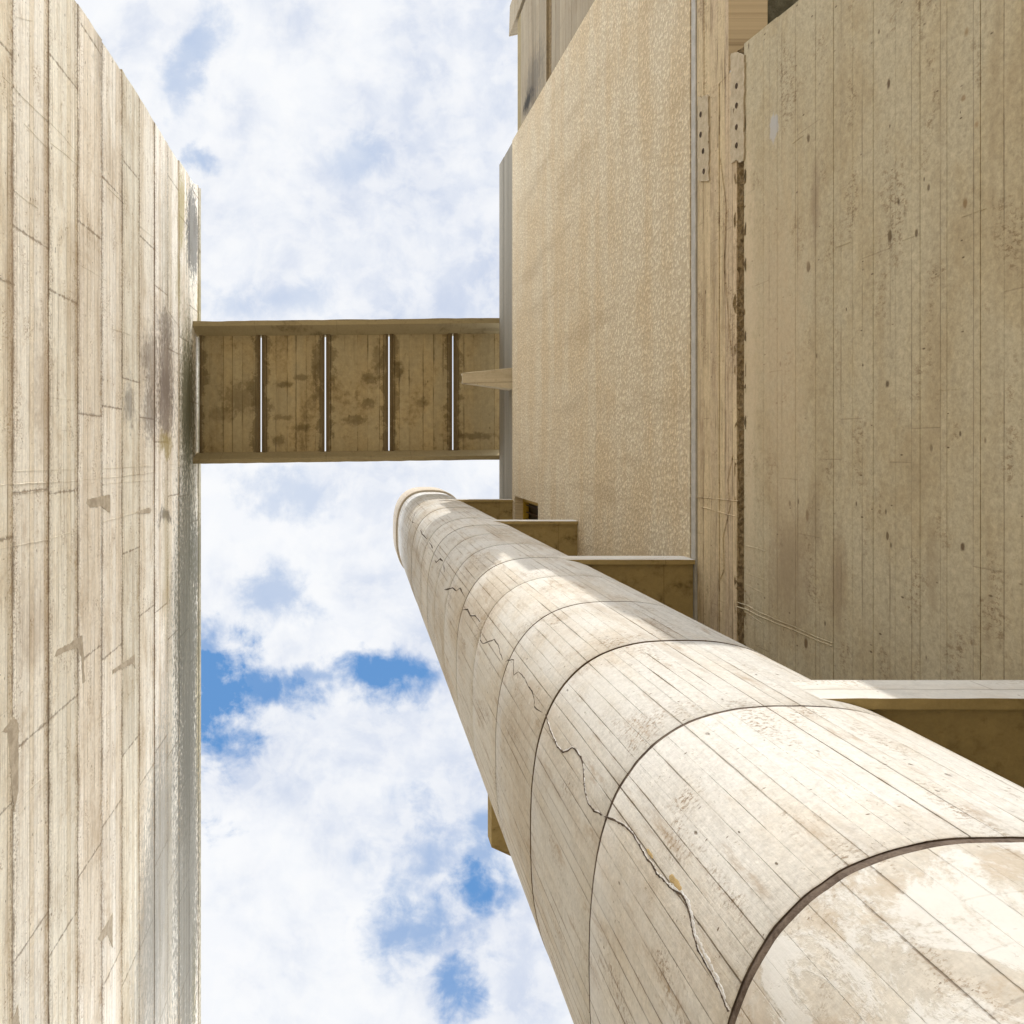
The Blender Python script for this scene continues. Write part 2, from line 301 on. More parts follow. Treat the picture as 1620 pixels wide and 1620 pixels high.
def soff_ex(nb, P, col, h, mid, fn, g1):
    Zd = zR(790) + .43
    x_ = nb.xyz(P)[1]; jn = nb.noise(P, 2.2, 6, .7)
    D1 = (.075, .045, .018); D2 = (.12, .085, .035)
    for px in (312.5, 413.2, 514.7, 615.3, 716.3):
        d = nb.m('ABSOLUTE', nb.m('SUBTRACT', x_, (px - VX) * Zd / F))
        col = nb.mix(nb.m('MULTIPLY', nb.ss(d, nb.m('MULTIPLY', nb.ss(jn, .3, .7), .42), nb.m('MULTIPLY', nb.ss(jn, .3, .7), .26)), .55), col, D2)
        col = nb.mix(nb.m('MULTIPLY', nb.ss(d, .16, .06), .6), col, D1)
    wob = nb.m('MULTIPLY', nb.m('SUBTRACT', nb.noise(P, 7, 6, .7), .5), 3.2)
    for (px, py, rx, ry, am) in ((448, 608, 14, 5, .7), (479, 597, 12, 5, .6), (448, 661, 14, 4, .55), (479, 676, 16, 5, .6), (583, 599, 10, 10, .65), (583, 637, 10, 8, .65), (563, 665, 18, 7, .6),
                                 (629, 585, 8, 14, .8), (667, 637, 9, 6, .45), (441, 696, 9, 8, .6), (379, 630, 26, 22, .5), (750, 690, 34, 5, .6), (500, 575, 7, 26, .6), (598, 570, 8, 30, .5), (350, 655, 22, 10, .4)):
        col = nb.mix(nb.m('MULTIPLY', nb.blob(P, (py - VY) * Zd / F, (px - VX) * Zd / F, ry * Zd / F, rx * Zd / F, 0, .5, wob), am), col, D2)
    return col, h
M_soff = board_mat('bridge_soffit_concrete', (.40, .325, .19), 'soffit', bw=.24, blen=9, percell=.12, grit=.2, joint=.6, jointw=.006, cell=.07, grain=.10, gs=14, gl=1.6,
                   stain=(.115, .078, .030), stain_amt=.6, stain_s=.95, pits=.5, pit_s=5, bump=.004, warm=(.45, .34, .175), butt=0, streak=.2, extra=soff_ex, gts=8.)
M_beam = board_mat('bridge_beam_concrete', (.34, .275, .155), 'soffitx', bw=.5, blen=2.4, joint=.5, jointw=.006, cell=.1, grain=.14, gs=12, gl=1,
                   stain=(.14, .10, .045), stain_amt=.7, stain_s=1.6, pits=.3, bump=.004, streak=.5)
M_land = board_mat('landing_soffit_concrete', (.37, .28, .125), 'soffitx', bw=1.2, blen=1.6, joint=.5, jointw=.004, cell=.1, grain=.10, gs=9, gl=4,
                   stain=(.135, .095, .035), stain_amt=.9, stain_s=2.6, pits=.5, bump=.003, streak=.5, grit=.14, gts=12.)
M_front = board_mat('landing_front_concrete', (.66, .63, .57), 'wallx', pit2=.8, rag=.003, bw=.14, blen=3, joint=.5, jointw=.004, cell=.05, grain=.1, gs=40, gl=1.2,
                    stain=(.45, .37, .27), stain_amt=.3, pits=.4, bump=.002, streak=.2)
M_cap = board_mat('cap_concrete', (.46, .39, .30), 'uv', bw=.6, blen=9, joint=.2, jointw=.005, cell=.10, grain=.14, gs=30, gl=1,
                  stain=(.28, .23, .18), stain_amt=.4, pits=.4, bump=.004, streak=.4)

def shaft_extra(near):
    def ex(nb, P, col, h, mid, fn, g1):
        # lime wash left in ragged patches and rusty brown bleeding
        n = nb.noise(nb.comb(nb.xyz(P)[0], nb.m('MULTIPLY', nb.xyz(P)[1], 1.6), 2.), 3.2 if near else 1.9, 8, .68, .5)
        lim = nb.m('MULTIPLY', nb.ss(nb.m('ADD', n, nb.m('MULTIPLY', nb.m('SUBTRACT', fn, .5), .12)), .48, .57 if near else .62), .75 if near else .4)
        col = nb.mix(lim, col, (.66, .64, .595))
        if near:
            br = nb.m('MULTIPLY', nb.ss(nb.noise(nb.v('ADD', P, (5, 3, 0)), 3.6, 8, .7, .3), .50, .60), .5)
            col = nb.mix(nb.m('MULTIPLY', br, nb.m('SUBTRACT', 1., lim)), col, (.44, .35, .25))
            h = nb.m('ADD', h, nb.m('MULTIPLY', lim, .5))
        else:
            br = nb.m('MULTIPLY', nb.ss(nb.noise(nb.comb(nb.m('MULTIPLY', nb.xyz(P)[0], 2.2), nb.m('MULTIPLY', nb.xyz(P)[1], 9.), 6.), 1, 7, .72, .3), .55, .70), .6)
            col = nb.mix(br, col, (.36, .26, .165))
        return col, h
    return ex
M_shaft = board_mat('shaft_concrete', (.60, .575, .525), 'uv', bw=.07, blen=4.4, pit2=1.0, rag=.004, grit=.20, fine=.16, gts=30., pitd=.5, percell=.1, joint=.8, jointw=.0012, cell=.035, grain=.06, gs=80, gl=3,
                    stain=(.30, .215, .13), stain_amt=.34, stain_s=1.2, pits=.7, pit_s=17, bump=.006, rnd=.22, butt=.0, streak=.4, extra=shaft_extra(False), warm=(.56, .50, .41))
M_shaft_near = board_mat('shaft_concrete_limewashed', (.53, .485, .41), 'uv', pit2=.9, rag=.003, grit=.22, bw=.085, blen=.5, joint=.8, jointw=.0012, cell=.06, grain=.07, gs=60, gl=4,
                         stain=(.28, .20, .125), stain_amt=.4, pits=.7, pit_s=24, bump=.003, butt=.35, streak=.2, extra=shaft_extra(True))

# rough-cast render
M_stucco, nb, pb = new_mat('roughcast_stucco')
t = nb.n.new('ShaderNodeTexCoord'); x, y, z = nb.xyz(t.outputs['Object']); P = nb.comb(y, z, 0)
ck = nb.noise(P, 33, 6, .75, .5); ck2 = nb.noise(P, 62, 3, .6, .4)
vv = nb.voro(nb.v('ADD', P, nb.v('SCALE', nb.noise(P, 20, 3, .6, 0, True), .03)), 24, 'SMOOTH_F1')['Distance']
hh = nb.m('ADD', nb.m('MULTIPLY', ck, 1.0), nb.m('MULTIPLY', vv, -.8)); hh = nb.m('ADD', hh, nb.m('MULTIPLY', ck2, .5))
vs = nb.noise(nb.comb(nb.m('MULTIPLY', y, 2.6), nb.m('MULTIPLY', z, .30), 0), 1, 5, .55)   # rain streaks run down the wall
vs2 = nb.noise(P, .9, 5, .6)
hs = nb.noise(nb.comb(nb.m('MULTIPLY', y, .22), nb.m('MULTIPLY', z, 2.4), 4.), 1, 5, .6)
col = nb.mix(nb.ss(nb.m('ADD', nb.m('MULTIPLY', hs, .6), nb.m('MULTIPLY', vs2, .4)), .42, .6), (.92, .82, .62), (.86, .71, .48))
col = nb.mix(nb.m('MULTIPLY', nb.ss(vs, .5, .7), .35), col, (.52, .40, .25))
col = nb.mix(nb.m('MULTIPLY', nb.ss(hh, .60, .40), .5), col, (.44, .31, .16))
col = nb.mix(nb.m('MULTIPLY', nb.ss(hh, .75, .95), .5), col, (.90, .85, .74))
tiny = nb.voro(P, 14, 'F1'); tr = nb.xyz(tiny['Color'])
col = nb.mix(nb.m('MULTIPLY', nb.ss(tiny['Distance'], .10, .04), nb.m('MULTIPLY', nb.ss(tr[0], .88, .92), .8)), col, (.14, .09, .05))
finish(nb, pb, col, hh, .028)

def plain_mat(name, c, c2=None, scale=8, bump=.002, rough=.9, detail=6):
    m, nb, pb = new_mat(name); t = nb.n.new('ShaderNodeTexCoord')
    n = nb.noise(t.outputs['Object'], scale, detail, .65); f = nb.noise(t.outputs['Object'], scale * 9, 4, .6)
    k = nb.ss(nb.m('ADD', nb.m('MULTIPLY', n, .7), nb.m('MULTIPLY', f, .3)), .38, .62)
    finish(nb, pb, nb.mix(k, c, c2 or tuple(v * .7 for v in c)), nb.m('ADD', n, f), bump); pb.inputs['Roughness'].default_value = rough
    return m
M_seal = plain_mat('joint_sealant', (.075, .05, .035), (.16, .12, .09), 9, .004, .8)
M_tape = plain_mat('joint_sealant_pale', (.10, .07, .04), (.16, .11, .065), 14, .003)
M_crack = plain_mat('crack_shadow', (.05, .035, .025), (.12, .085, .06), 30)
M_filler = plain_mat('crack_filler', (.86, .85, .83), (.62, .58, .53), 60, .004)
M_mortar = plain_mat('repair_mortar', (.54, .455, .335), (.38, .31, .22), 9, .004)
M_mortar2 = plain_mat('pale_repair_mortar', (.52, .435, .305), (.40, .325, .215), 16, .006)
M_ochre = plain_mat('ochre_patch', (.52, .38, .18), (.42, .30, .14), 40, .002)
M_plaster = plain_mat('grey_plaster', (.46, .44, .40), (.36, .34, .30), 9, .003)
M_yellow = plain_mat('yellow_paint', (.48, .30, .03), (.38, .24, .03), 10, .001, .5)
M_dark = plain_mat('dark_opening', (.012, .009, .008), (.02, .014, .01), 4, .0, .4)
M_crev = plain_mat('crevice_rubble', (.38, .27, .13), (.17, .115, .055), 22, .02)
M_rough = plain_mat('mossy_rough_plaster', (.16, .145, .10), (.09, .08, .05), 12, .02)
M_ceil = plain_mat('recess_soffit_concrete', (.30, .24, .125), (.25, .195, .10), 3, .002)
M_ceil2 = M_plaster
M_ground = plain_mat('stone_paving', (.52, .45, .33), (.46, .39, .28), .8, .003)
M_door = plain_mat('window_bars', (.06, .035, .02), (.04, .02, .015), 10, .0, .5)

# ---------------------------------------------------------------- object helpers
def link(name, bm, mat, parent=None, smooth=False):
    me = bpy.data.meshes.new(name); bm.to_mesh(me); bm.free()
    me.materials.append(mat)
    if smooth:
        for f in me.polygons: f.use_smooth = True
    o = bpy.data.objects.new(name, me); C.objects.link(o)
    if parent is not None:
        o.parent = parent
        if parent.name in PINV: o.matrix_parent_inverse = PINV[parent.name]
    return o
PINV = {}
def tag(o, label, cat, group=None):
    o['label'] = label; o['category'] = cat
    if group: o['group'] = group
def thing(name, loc, label, cat, group=None):
    o = bpy.data.objects.new(name, None); C.objects.link(o); o.location = loc; o.empty_display_size = .2
    from mathutils import Matrix
    PINV[o.name] = Matrix.Translation(loc).inverted()
    tag(o, label, cat, group); return o

def box(bm, x0, x1, y0, y1, z0, z1):
    vs = [bm.verts.new((x, y, z)) for z in (z0, z1) for y in (y0, y1) for x in (x0, x1)]
    for f in ((0, 2, 3, 1), (4, 5, 7, 6), (0, 1, 5, 4), (2, 6, 7, 3), (0, 4, 6, 2), (1, 3, 7, 5)): bm.faces.new([vs[i] for i in f])
def prism(bm, pts, z0, z1):
    """pts: plan polygon, extruded z0..z1"""
    a = [bm.verts.new((p[0], p[1], z0)) for p in pts]; c = [bm.verts.new((p[0], p[1], z1)) for p in pts]
    bm.faces.new(a); bm.faces.new(c[::-1]); n = len(pts)
    for i in range(n): bm.faces.new((a[i], a[(i + 1) % n], c[(i + 1) % n], c[i]))
def norm(bm): bmesh.ops.recalc_face_normals(bm, faces=bm.faces[:])
def bevel(bm, w=.006, seg=1):
    norm(bm); es = [e for e in bm.edges if len(e.link_faces) == 2 and e.calc_face_angle(0) > .6]
    bmesh.ops.bevel(bm, geom=es, offset=w, segments=seg, affect='EDGES', profile=.6)
def nz(*p): return mnoise.noise(Vector(p))

def stepped_wall(bm, sgn, X, zs, y0f, y1, depth, groove=.006, gdep=.006, off=.004, yj=.02, ny=1, seed=0):
    """board-marked wall: courses of slightly different projection with a groove between, ragged at the y0 end"""
    rr = random.Random(seed)
    prof = []
    for k in range(len(zs) - 1):
        o = rr.uniform(-off, off); j = rr.uniform(-yj, yj)
        sub = max(1, int((zs[k + 1] - zs[k]) / .25))
        for q in range(sub + 1):
            zq = zs[k] + groove / 2 + (zs[k + 1] - zs[k] - groove) * q / sub
            prof.append((X - sgn * o, zq, j + rr.uniform(-yj, yj) * .35, 0))
        if k < len(zs) - 2:
            prof.append((X + sgn * gdep, zs[k + 1] - groove / 2, j, 0)); prof.append((X + sgn * gdep, zs[k + 1] + groove / 2, j, 0))
    A = [bm.verts.new((x, y0f(z) + j, z)) for x, z, j, _ in prof]
    B = [bm.verts.new((x, y1, z)) for x, z, j, _ in prof]
    a2 = [bm.verts.new((X + sgn * depth, y0f(z) + .0, z)) for x, z, j, _ in prof]
    b2 = [bm.verts.new((X + sgn * depth, y1, z)) for x, z, j, _ in prof]
    n = len(prof)
    for i in range(n - 1):
        bm.faces.new((A[i], A[i + 1], B[i + 1], B[i])); bm.faces.new((A[i], a2[i], a2[i + 1], A[i + 1]))
        bm.faces.new((B[i], B[i + 1], b2[i + 1], b2[i])); bm.faces.new((a2[i], b2[i], b2[i + 1], a2[i + 1]))
    bm.faces.new((A[0], B[0], b2[0], a2[0])); bm.faces.new((A[-1], a2[-1], b2[-1], B[-1]))
    norm(bm)

def ridge(bm, pts, r, nrm):
    """thin raised fin of mortar following points on a wall"""
    prev = None
    P = []
    for i in range(len(pts) - 1):
        a, c = pts[i], pts[i + 1]; k = max(2, int((c - a).length / .05))
        for j in range(k): P.append(a.lerp(c, j / k))
    P.append(pts[-1])
    for i, q in enumerate(P):
        t = (P[min(i + 1, len(P) - 1)] - P[max(i - 1, 0)]).normalized(); sd = t.cross(nrm).normalized()
        w = r * (.55 + .9 * abs(nz(q.y * 9, q.z * 9, 3))) + .0004
        q = q + sd * nz(q.y * 4, q.z * 4, 7) * .012
        ring = [bm.verts.new(q - sd * w - nrm * .002), bm.verts.new(q + nrm * w * 1.1), bm.verts.new(q + sd * w - nrm * .002)]
        if prev:
            bm.faces.new((prev[0], prev[1], ring[1], ring[0])); bm.faces.new((prev[1], prev[2], ring[2], ring[1]))
        prev = ring

def plate(bm, pts, nrm, th, d=.008):
    """thin patch following an outline on a wall, edge broken up"""
    Q = []
    n = len(pts)
    for i in range(n):
        a, c = pts[i], pts[(i + 1) % n]; k = max(1, int((c - a).length / .03))
        for j in range(k):
            q = a.lerp(c, j / k)
            Q.append(q + Vector((0, nz(q.y * 25, q.z * 25, 1) * d, nz(q.y * 25, q.z * 25, 9) * d)))
    top = [bm.verts.new(q + nrm * th) for q in Q]; bot = [bm.verts.new(q - nrm * .003) for q in Q]
    m = len(Q)
    from mathutils.geometry import tessellate_polygon
    for tri in tessellate_polygon([[Vector((q.y, q.z, 0)) for q in Q]]):
        try: bm.faces.new([top[i] for i in tri])
        except ValueError: pass
    for i in range(m): bm.faces.new((top[i], top[(i + 1) % m], bot[(i + 1) % m], bot[i]))
    norm(bm)

# ---------------------------------------------------------------- ground
bm = bmesh.new(); vs = [bm.verts.new(p) for p in ((-600, -600, -1.6), (600, -600, -1.6), (600, 600, -1.6), (-600, 600, -1.6))]; bm.faces.new(vs)
g = link('ground', bm, M_ground); g['kind'] = 'structure'

# ---------------------------------------------------------------- left building
NX = Vector((1, 0, 0))
lb = thing('concrete_building', (-WL - 2, 4, -1.6), 'pale board-marked concrete building filling the left side, with black mould beside the bridge', 'building')
zs = []; k = 0
zt = zL(318)
z = .001821 * F * WL
while z > 0: z -= BAND
zs = [-1.6, z + .0] if z > -1.5 else [-1.6]
z += BAND
while z < zt - .25: zs.append(z); z += BAND
zs.append(zt)
def yend(z):
    # the far end of the wall leans in a little and is clipped at the top
    y = -1.59 * WL + .02 * math.sin(z * 1.3)
    if z > zt - .9: y -= .22 * (z - (zt - .9)) / .9
    return y
bm = bmesh.new()
stepped_wall(bm, -1, -WL, zs, yend, 22, 4.0, groove=.006, gdep=.005, off=.0035, yj=.035, seed=4)
for pl, r in (([(0, 767), (100, 762), (200, 752), (282, 741)], .009), ([(0, 745), (150, 742), (280, 734)], .005), ([(20, 782), (90, 773), (190, 763), (270, 757)], .004),
              ([(0, 868), (80, 852), (140, 832), (200, 815), (240, 803)], .006), ([(0, 117), (40, 158), (95, 210), (152, 278)], .005),
              ([(80, 226), (110, 250), (126, 266)], .008), ([(14, 1280), (60, 1236), (84, 1220)], .005), ([(136, 1157), (178, 1120)], .006),
              ([(24, 26), (52, 33)], .004), ([(128, 420), (168, 444)], .008), ([(170, 297), (196, 322)], .006), ([(28, 1290), (130, 1170), (212, 1090)], .003),
              ([(45, 1500), (85, 1450), (125, 1385), (180, 1340)], .003), ([(36, 1340), (90, 1280)], .004), ([(160, 1560), (176, 1530), (205, 1490)], .003),
              ([(20, 300), (60, 330)], .004), ([(38, 195), (75, 235)], .003), ([(218, 355), (245, 378)], .004), ([(244, 460), (285, 520)], .004),
              ([(244, 490), (262, 506)], .004), ([(80, 630), (128, 634)], .006), ([(130, 588), (160, 592)], .003), ([(175, 520), (208, 530)], .003),
              ([(240, 1010), (262, 980)], .003), ([(216, 1110), (240, 1090)], .003), ([(0, 1010), (22, 985)], .003), ([(140, 30), (150, 62)], .003)):
    ridge(bm, [onL(px, py, .002) for px, py in pl], r * .5, NX)
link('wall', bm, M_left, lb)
for pg in ([(86, 1040), (90, 1028), (110, 1018), (130, 1004), (134, 1078), (130, 1082), (128, 1040), (122, 1025), (105, 1030)],
           [(178, 1066), (178, 1060), (205, 1042), (213, 1035), (214, 1058), (210, 1050), (195, 1056)],
           [(2, 1158), (22, 1134), (29, 1145), (29, 1250), (22, 1285), (18, 1240), (12, 1160)],
           [(136, 796), (138, 790), (170, 783), (174, 783), (174, 812), (168, 808), (160, 800), (150, 803), (142, 803)],
           [(213, 811), (236, 803), (239, 806), (238, 812), (226, 812)], [(154, 1486), (178, 1445), (178, 1500), (170, 1478), (160, 1490)],
           [(8, 1650), (28, 1590), (32, 1640), (30, 1650)]):
    bm = bmesh.new(); plate(bm, [onL(px, py, .003) for px, py in pg], NX, .0012, .02)
    link('mortar_patch', bm, M_mortar, lb)

# ---------------------------------------------------------------- right building
NXm = Vector((-1, 0, 0))
rb = thing('concrete_building', (WX + 2, 0, -1.6), 'tall concrete building on the right with a cream roughcast panel above a bare board-marked wall', 'building')
zc = zR(1177)
zs = [-1.6]; rr = random.Random(9); z = -1.6
while z < zc - .35: z += rr.choice((.21, .235, .26)); zs.append(z)
zs.append(zc)
bm = bmesh.new()
def ylow(z): return -WX * (.975 + .085 * max(0, min(1, (z - 4.6) / 2.2)))
stepped_wall(bm, 1, WX, zs, ylow, 8.1, .35, groove=.004, gdep=.003, off=.0012, yj=.004, seed=3)
for pl, r in (([(1166, 959), (1230, 986), (1317, 1023)], .006), ([(1166, 952), (1240, 985), (1317, 1018)], .004), ([(1180, 862), (1212, 872)], .004),
              ([(1178, 905), (1212, 918)], .003), ([(1178, 925), (1208, 940)], .003), ([(1178, 968), (1206, 985)], .004), ([(1428, 381), (1457, 370)], .002),
              ([(1522, 343), (1560, 330)], .002), ([(1485, 617), (1520, 614)], .0015), ([(1324, 391), (1345, 383)], .0015), ([(1254, 228), (1272, 213)], .002)):
    ridge(bm, [onR(px, py, .001) for px, py in pl], r, NXm)
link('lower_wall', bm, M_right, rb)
# crevice full of rubble between the lower wall and the spandrel
bm = bmesh.new(); rr = random.Random(5)
n = 420
for s_ in range(3):
    rows = []
for i in range(n + 1):
    yy = -3.3 + 11.4 * i / n
    ring = []
    for j in range(9):
        zz_ = zc - .035 + (zR(1166) - zc + .07) * j / 8
        ring.append(bm.verts.new((WX + (.030 - .066 * abs(nz(yy * 16, zz_ * 26, 2))) * (1 - (abs(j - 4) / 4) ** 2) + (abs(j - 4) / 4) ** 2 * (.004 - .03 * nz(yy * 7, zz_ * 9, 5)), yy, zz_)))
    rows.append(ring)
for i in range(n):
    for j in range(8): bm.faces.new((rows[i][j], rows[i + 1][j], rows[i + 1][j + 1], rows[i][j + 1]))
norm(bm); link('crevice', bm, M_crev, rb)
# spandrel band
zsp0, zsp1 = zR(1166), zR(1103)
bm = bmesh.new()
YN = lambda z: -WX * (1.80 + .21 * max(0, min(1, (z - 7) / 8)))
stepped_wall(bm, 1, WX - .004, [zsp0, zsp0 + .16, zsp0 + .33, zsp0 + .50, zsp0 + .66, zsp1], lambda z: -3.18, 8.1, .35, groove=.008, gdep=.008, off=.005, yj=.0, seed=8)
stepped_wall(bm, 1, WX - .002, [zR(1153), zR(1132), zR(1114), zsp1], lambda z: YN(7), -3.181, .33, groove=.006, gdep=.006, off=.003, yj=.0, seed=12)
ridge(bm, [onR(px, 786 + (px - 1103) * .1, .004) for px in (1103, 1125, 1168)], .006, NXm)
ridge(bm, [onR(px, 800 + (px - 1103) * .28, .004) for px in (1110, 1135, 1164)], .007, NXm)
for pl in ([(1160, 720), (1152, 760), (1156, 800), (1145, 850), (1146, 900), (1128, 945)], [(1140, 250), (1150, 330), (1146, 420), (1158, 560)], [(1128, 440), (1136, 520), (1132, 620)]):
    ridge(bm, [onR(px, py, .004) for px, py in pl], .004, NXm)
link('spandrel', bm, M_span, rb)
bm = bmesh.new(); box(bm, WX - .016, WX + .3, YN(7.7), 8.1, zsp1 + .002, zR(1096)); bevel(bm, .004); link('plaster_band', bm, M_plaster, rb)
# repair strips with bolt holes
for (x0, x1, ya, yb, hs_) in ((1106, 1123, 152, 286, ((1111, 181), (1111, 213), (1115, 239), (1116, 271))), (1158, 1179, 84, 256, ((1168, 136), (1168, 167), (1168, 201), (1168, 230)))):
    out_ = []
    for i in range(9): out_.append(onR(x0 + nz(i, x0, 0) * 4, ya + (yb - ya) * i / 8 - (x0 - VX) * 0, .004))
    for i in range(9): out_.append(onR(x1 + nz(i, x1, 4) * 4, yb - (yb - ya) * i / 8, .004))
    bm = bmesh.new(); plate(bm, out_, NXm, .010, .03)
    pt = link('repair_patch', bm, M_mortar2, rb)
    for hx, hy in hs_:
        c0 = onR(hx, hy, .0); bm = bmesh.new(); rA = 4.2 * c0.z / F; ring = []
        for lev, (rad, dp) in enumerate(((1.0, .0152), (.8, .0195), (.62, .0145))):
            ring.append([bm.verts.new(c0 + Vector((-dp, math.cos(a_) * rA * 1.15 * rad, math.sin(a_) * rA * rad))) for a_ in [2 * math.pi * q / 14 for q in range(14)]])
        for l_ in range(2):
            for q in range(14): bm.faces.new((ring[l_][q], ring[l_][(q + 1) % 14], ring[l_ + 1][(q + 1) % 14], ring[l_ + 1][q]))
        bm.faces.new(ring[2]); norm(bm); link('bolt_hole', bm, M_crack, rb)
# ceiling seen inside the opening
zo = zR(1153)
bm = bmesh.new(); box(bm, WX + .002, WX + .335, -5.7, -3.20, zo + .004, zo + .30); bevel(bm, .006)
link('opening_soffit', bm, M_ceil, rb)
bm = bmesh.new(); box(bm, WX + .34, WX + 5, -5.7, 8.1, zo + .10, zo + .35); link('ceiling', bm, M_rough, rb)
bm = bmesh.new(); box(bm, WX + .001, WX + .34, -3.199, -3.0, zR(1290) - 1.2, zo - .01); link('jamb', bm, M_plaster, rb)
# stucco panel with the window hole
zs0, zs1 = zR(1095), zR(812)
wz0, wz1, wy0, wy1 = zR(853), zR(816), .2995 * WX, 2.2
bm = bmesh.new()
def sheet(y0a, y0b, y1, z0, z1):
    pts = [(y0a, z0), (y1, z0), (y1, z1), (y0b, z1)]
    a = [bm.verts.new((WX - .02, p[0], p[1])) for p in pts]; c = [bm.verts.new((WX + .3, p[0], p[1])) for p in pts]
    bm.faces.new(a); bm.faces.new(c[::-1])
    for i in range(4): bm.faces.new((a[i], a[(i + 1) % 4], c[(i + 1) % 4], c[i]))
nzs = 40
for i in range(nzs):       # ragged arris at the far end
    za = zs0 + (wz0 - zs0) * i / nzs; zb_ = zs0 + (wz0 - zs0) * (i + 1) / nzs
    sheet(-WX * (1.84 + .17 * (za - zs0) / (zs1 - zs0)) + nz(i, 0, 0) * .02, -WX * (1.84 + .17 * (zb_ - zs0) / (zs1 - zs0)) + nz(i + 1, 0, 0) * .02, 8.1, za, zb_)
sheet(-WX * (1.84 + .17 * (wz0 - zs0) / (zs1 - zs0)), -WX * 2.01, wy0, wz0, zs1)
sheet(wy1, wy1, 8.1, wz0, zs1); sheet(wy0, wy0, wy1, wz1, zs1)
bmesh.ops.remove_doubles(bm, verts=bm.verts[:], dist=.0005)
# take out the coincident inner faces
seen = {}
for f in bm.faces: seen.setdefault(tuple(round(v, 3) for v in f.calc_center_median()), []).append(f)
bmesh.ops.delete(bm, geom=[f for fs in seen.values() if len(fs) > 1 for f in fs], context='FACES_ONLY')
norm(bm)
link('roughcast_panel', bm, M_stucco, rb)
bm = bmesh.new(); box(bm, WX + .14, WX + .24, wy0 + .002, wy1 - .002, wz1 - .10, wz1 - .002); box(bm, WX + .14, WX + .24, wy0 + .002, wy1, wz0 + .001, wz0 + .10)
box(bm, WX + .14, WX + .24, wy0 + .002, wy0 + .10, wz0 + .101, wz1 - .101); box(bm, WX + .14, WX + .24, wy0 + 1.0, wy0 + 1.08, wz0 + .101, wz1 - .101)
wf = link('window', bm, M_yellow, rb)
bm = bmesh.new(); box(bm, WX + .25, WX + .28, wy0 + .1, wy1 - .001, wz0 + .05, wz1 - .05)
pn = link('pane', bm, M_dark, wf)
bm = bmesh.new()
for q in range(6): box(bm, WX + .19, WX + .21, wy0 + .16 + q * .14, wy0 + .185 + q * .14, wz0 + .1, wz1 - .1)
link('bar', bm, M_door, wf)
# parapet
zp = zR(790)
bm = bmesh.new()
stepped_wall(bm, 1, WX - .0, [zs1 + .002, zs1 + .55, zs1 + 1.1, zp], lambda z: -WX * (2.01 + .025 * (z - zs1) / 1.7), 8.1, .3, groove=.008, gdep=.005, off=.004, yj=.01, seed=31)
link('parapet', bm, M_grey, rb)
# mass of the building behind the skin
bm = bmesh.new(); box(bm, WX + .36, WX + 6, -1.80 * WX, 8.0, zo + .36, zp - .25); box(bm, WX + .36, WX + 6, -3.0, 8.0, -1.6, zo + .09); link('core', bm, M_plaster, rb)
# taller block beyond the roughcast corner
zA, zB = zR(950) - .6, zR(816.5)
bm = bmesh.new()
cs = [zA, zR(930), zR(903), zR(871)]
stepped_wall(bm, 1, WX + .012, cs, lambda z: -2.14 * WX, -1.70 * WX, .3, groove=.01, gdep=.01, off=.006, yj=.01, seed=41)
link('weathered_wall', bm, M_weather, rb)
bm = bmesh.new(); box(bm, WX + .05, WX + .35, -2.74 * WX, -1.9 * WX, zR(871) + .001, zR(863)); link('recessed_band', bm, M_crev, rb)
bm = bmesh.new()
stepped_wall(bm, 1, WX + .012, [zR(863) + .002, zR(842), zR(823)], lambda z: -2.72 * WX, -1.9 * WX, .3, groove=.006, gdep=.004, off=.003, yj=.0, seed=43)
link('upper_wall', bm, M_weather, rb)
bm = bmesh.new(); box(bm, WX + .03, WX + .35, -2.74 * WX, -2.0 * WX, zR(823) + .002, zB + .0); link('coping', bm, M_ceil, rb)
bm = bmesh.new()
stepped_wall(bm, 1, WX + .012, [zR(911), zR(895), zR(871)], lambda z: -2.74 * WX, -2.141 * WX, .3, groove=.006, gdep=.004, off=.003, yj=.0, seed=44)
link('outer_wall', bm, M_weather, rb)
bm = bmesh.new(); zf = zR(805) * .992
xq = (805 - VX) * zf / F
prism(bm, [(xq, -2.765 * xq), (WX + .4, -2.765 * xq - .1), (WX + .4, -2.95 * WX), (xq + .02, -2.95 * WX)], zR(911), zf); bevel(bm, .01)
link('pier', bm, M_weather, rb)

# rain spout sticking out of the parapet
sp_ = thing('rain_spout', (WX, -1.4, zs1 + .2), 'board-marked concrete rain spout sticking out below the bridge from the grey parapet', 'spout')
Zs = zs1 + .1
bm = bmesh.new()
b0 = [at(812.5, 581.5, Zs), at(812.5, 616, Zs)]; tip = [at(731, 590, Zs + .38), at(732, 606, Zs + .38)]
def V(p, dz=0): return bm.verts.new((p.x, p.y, p.z + dz))
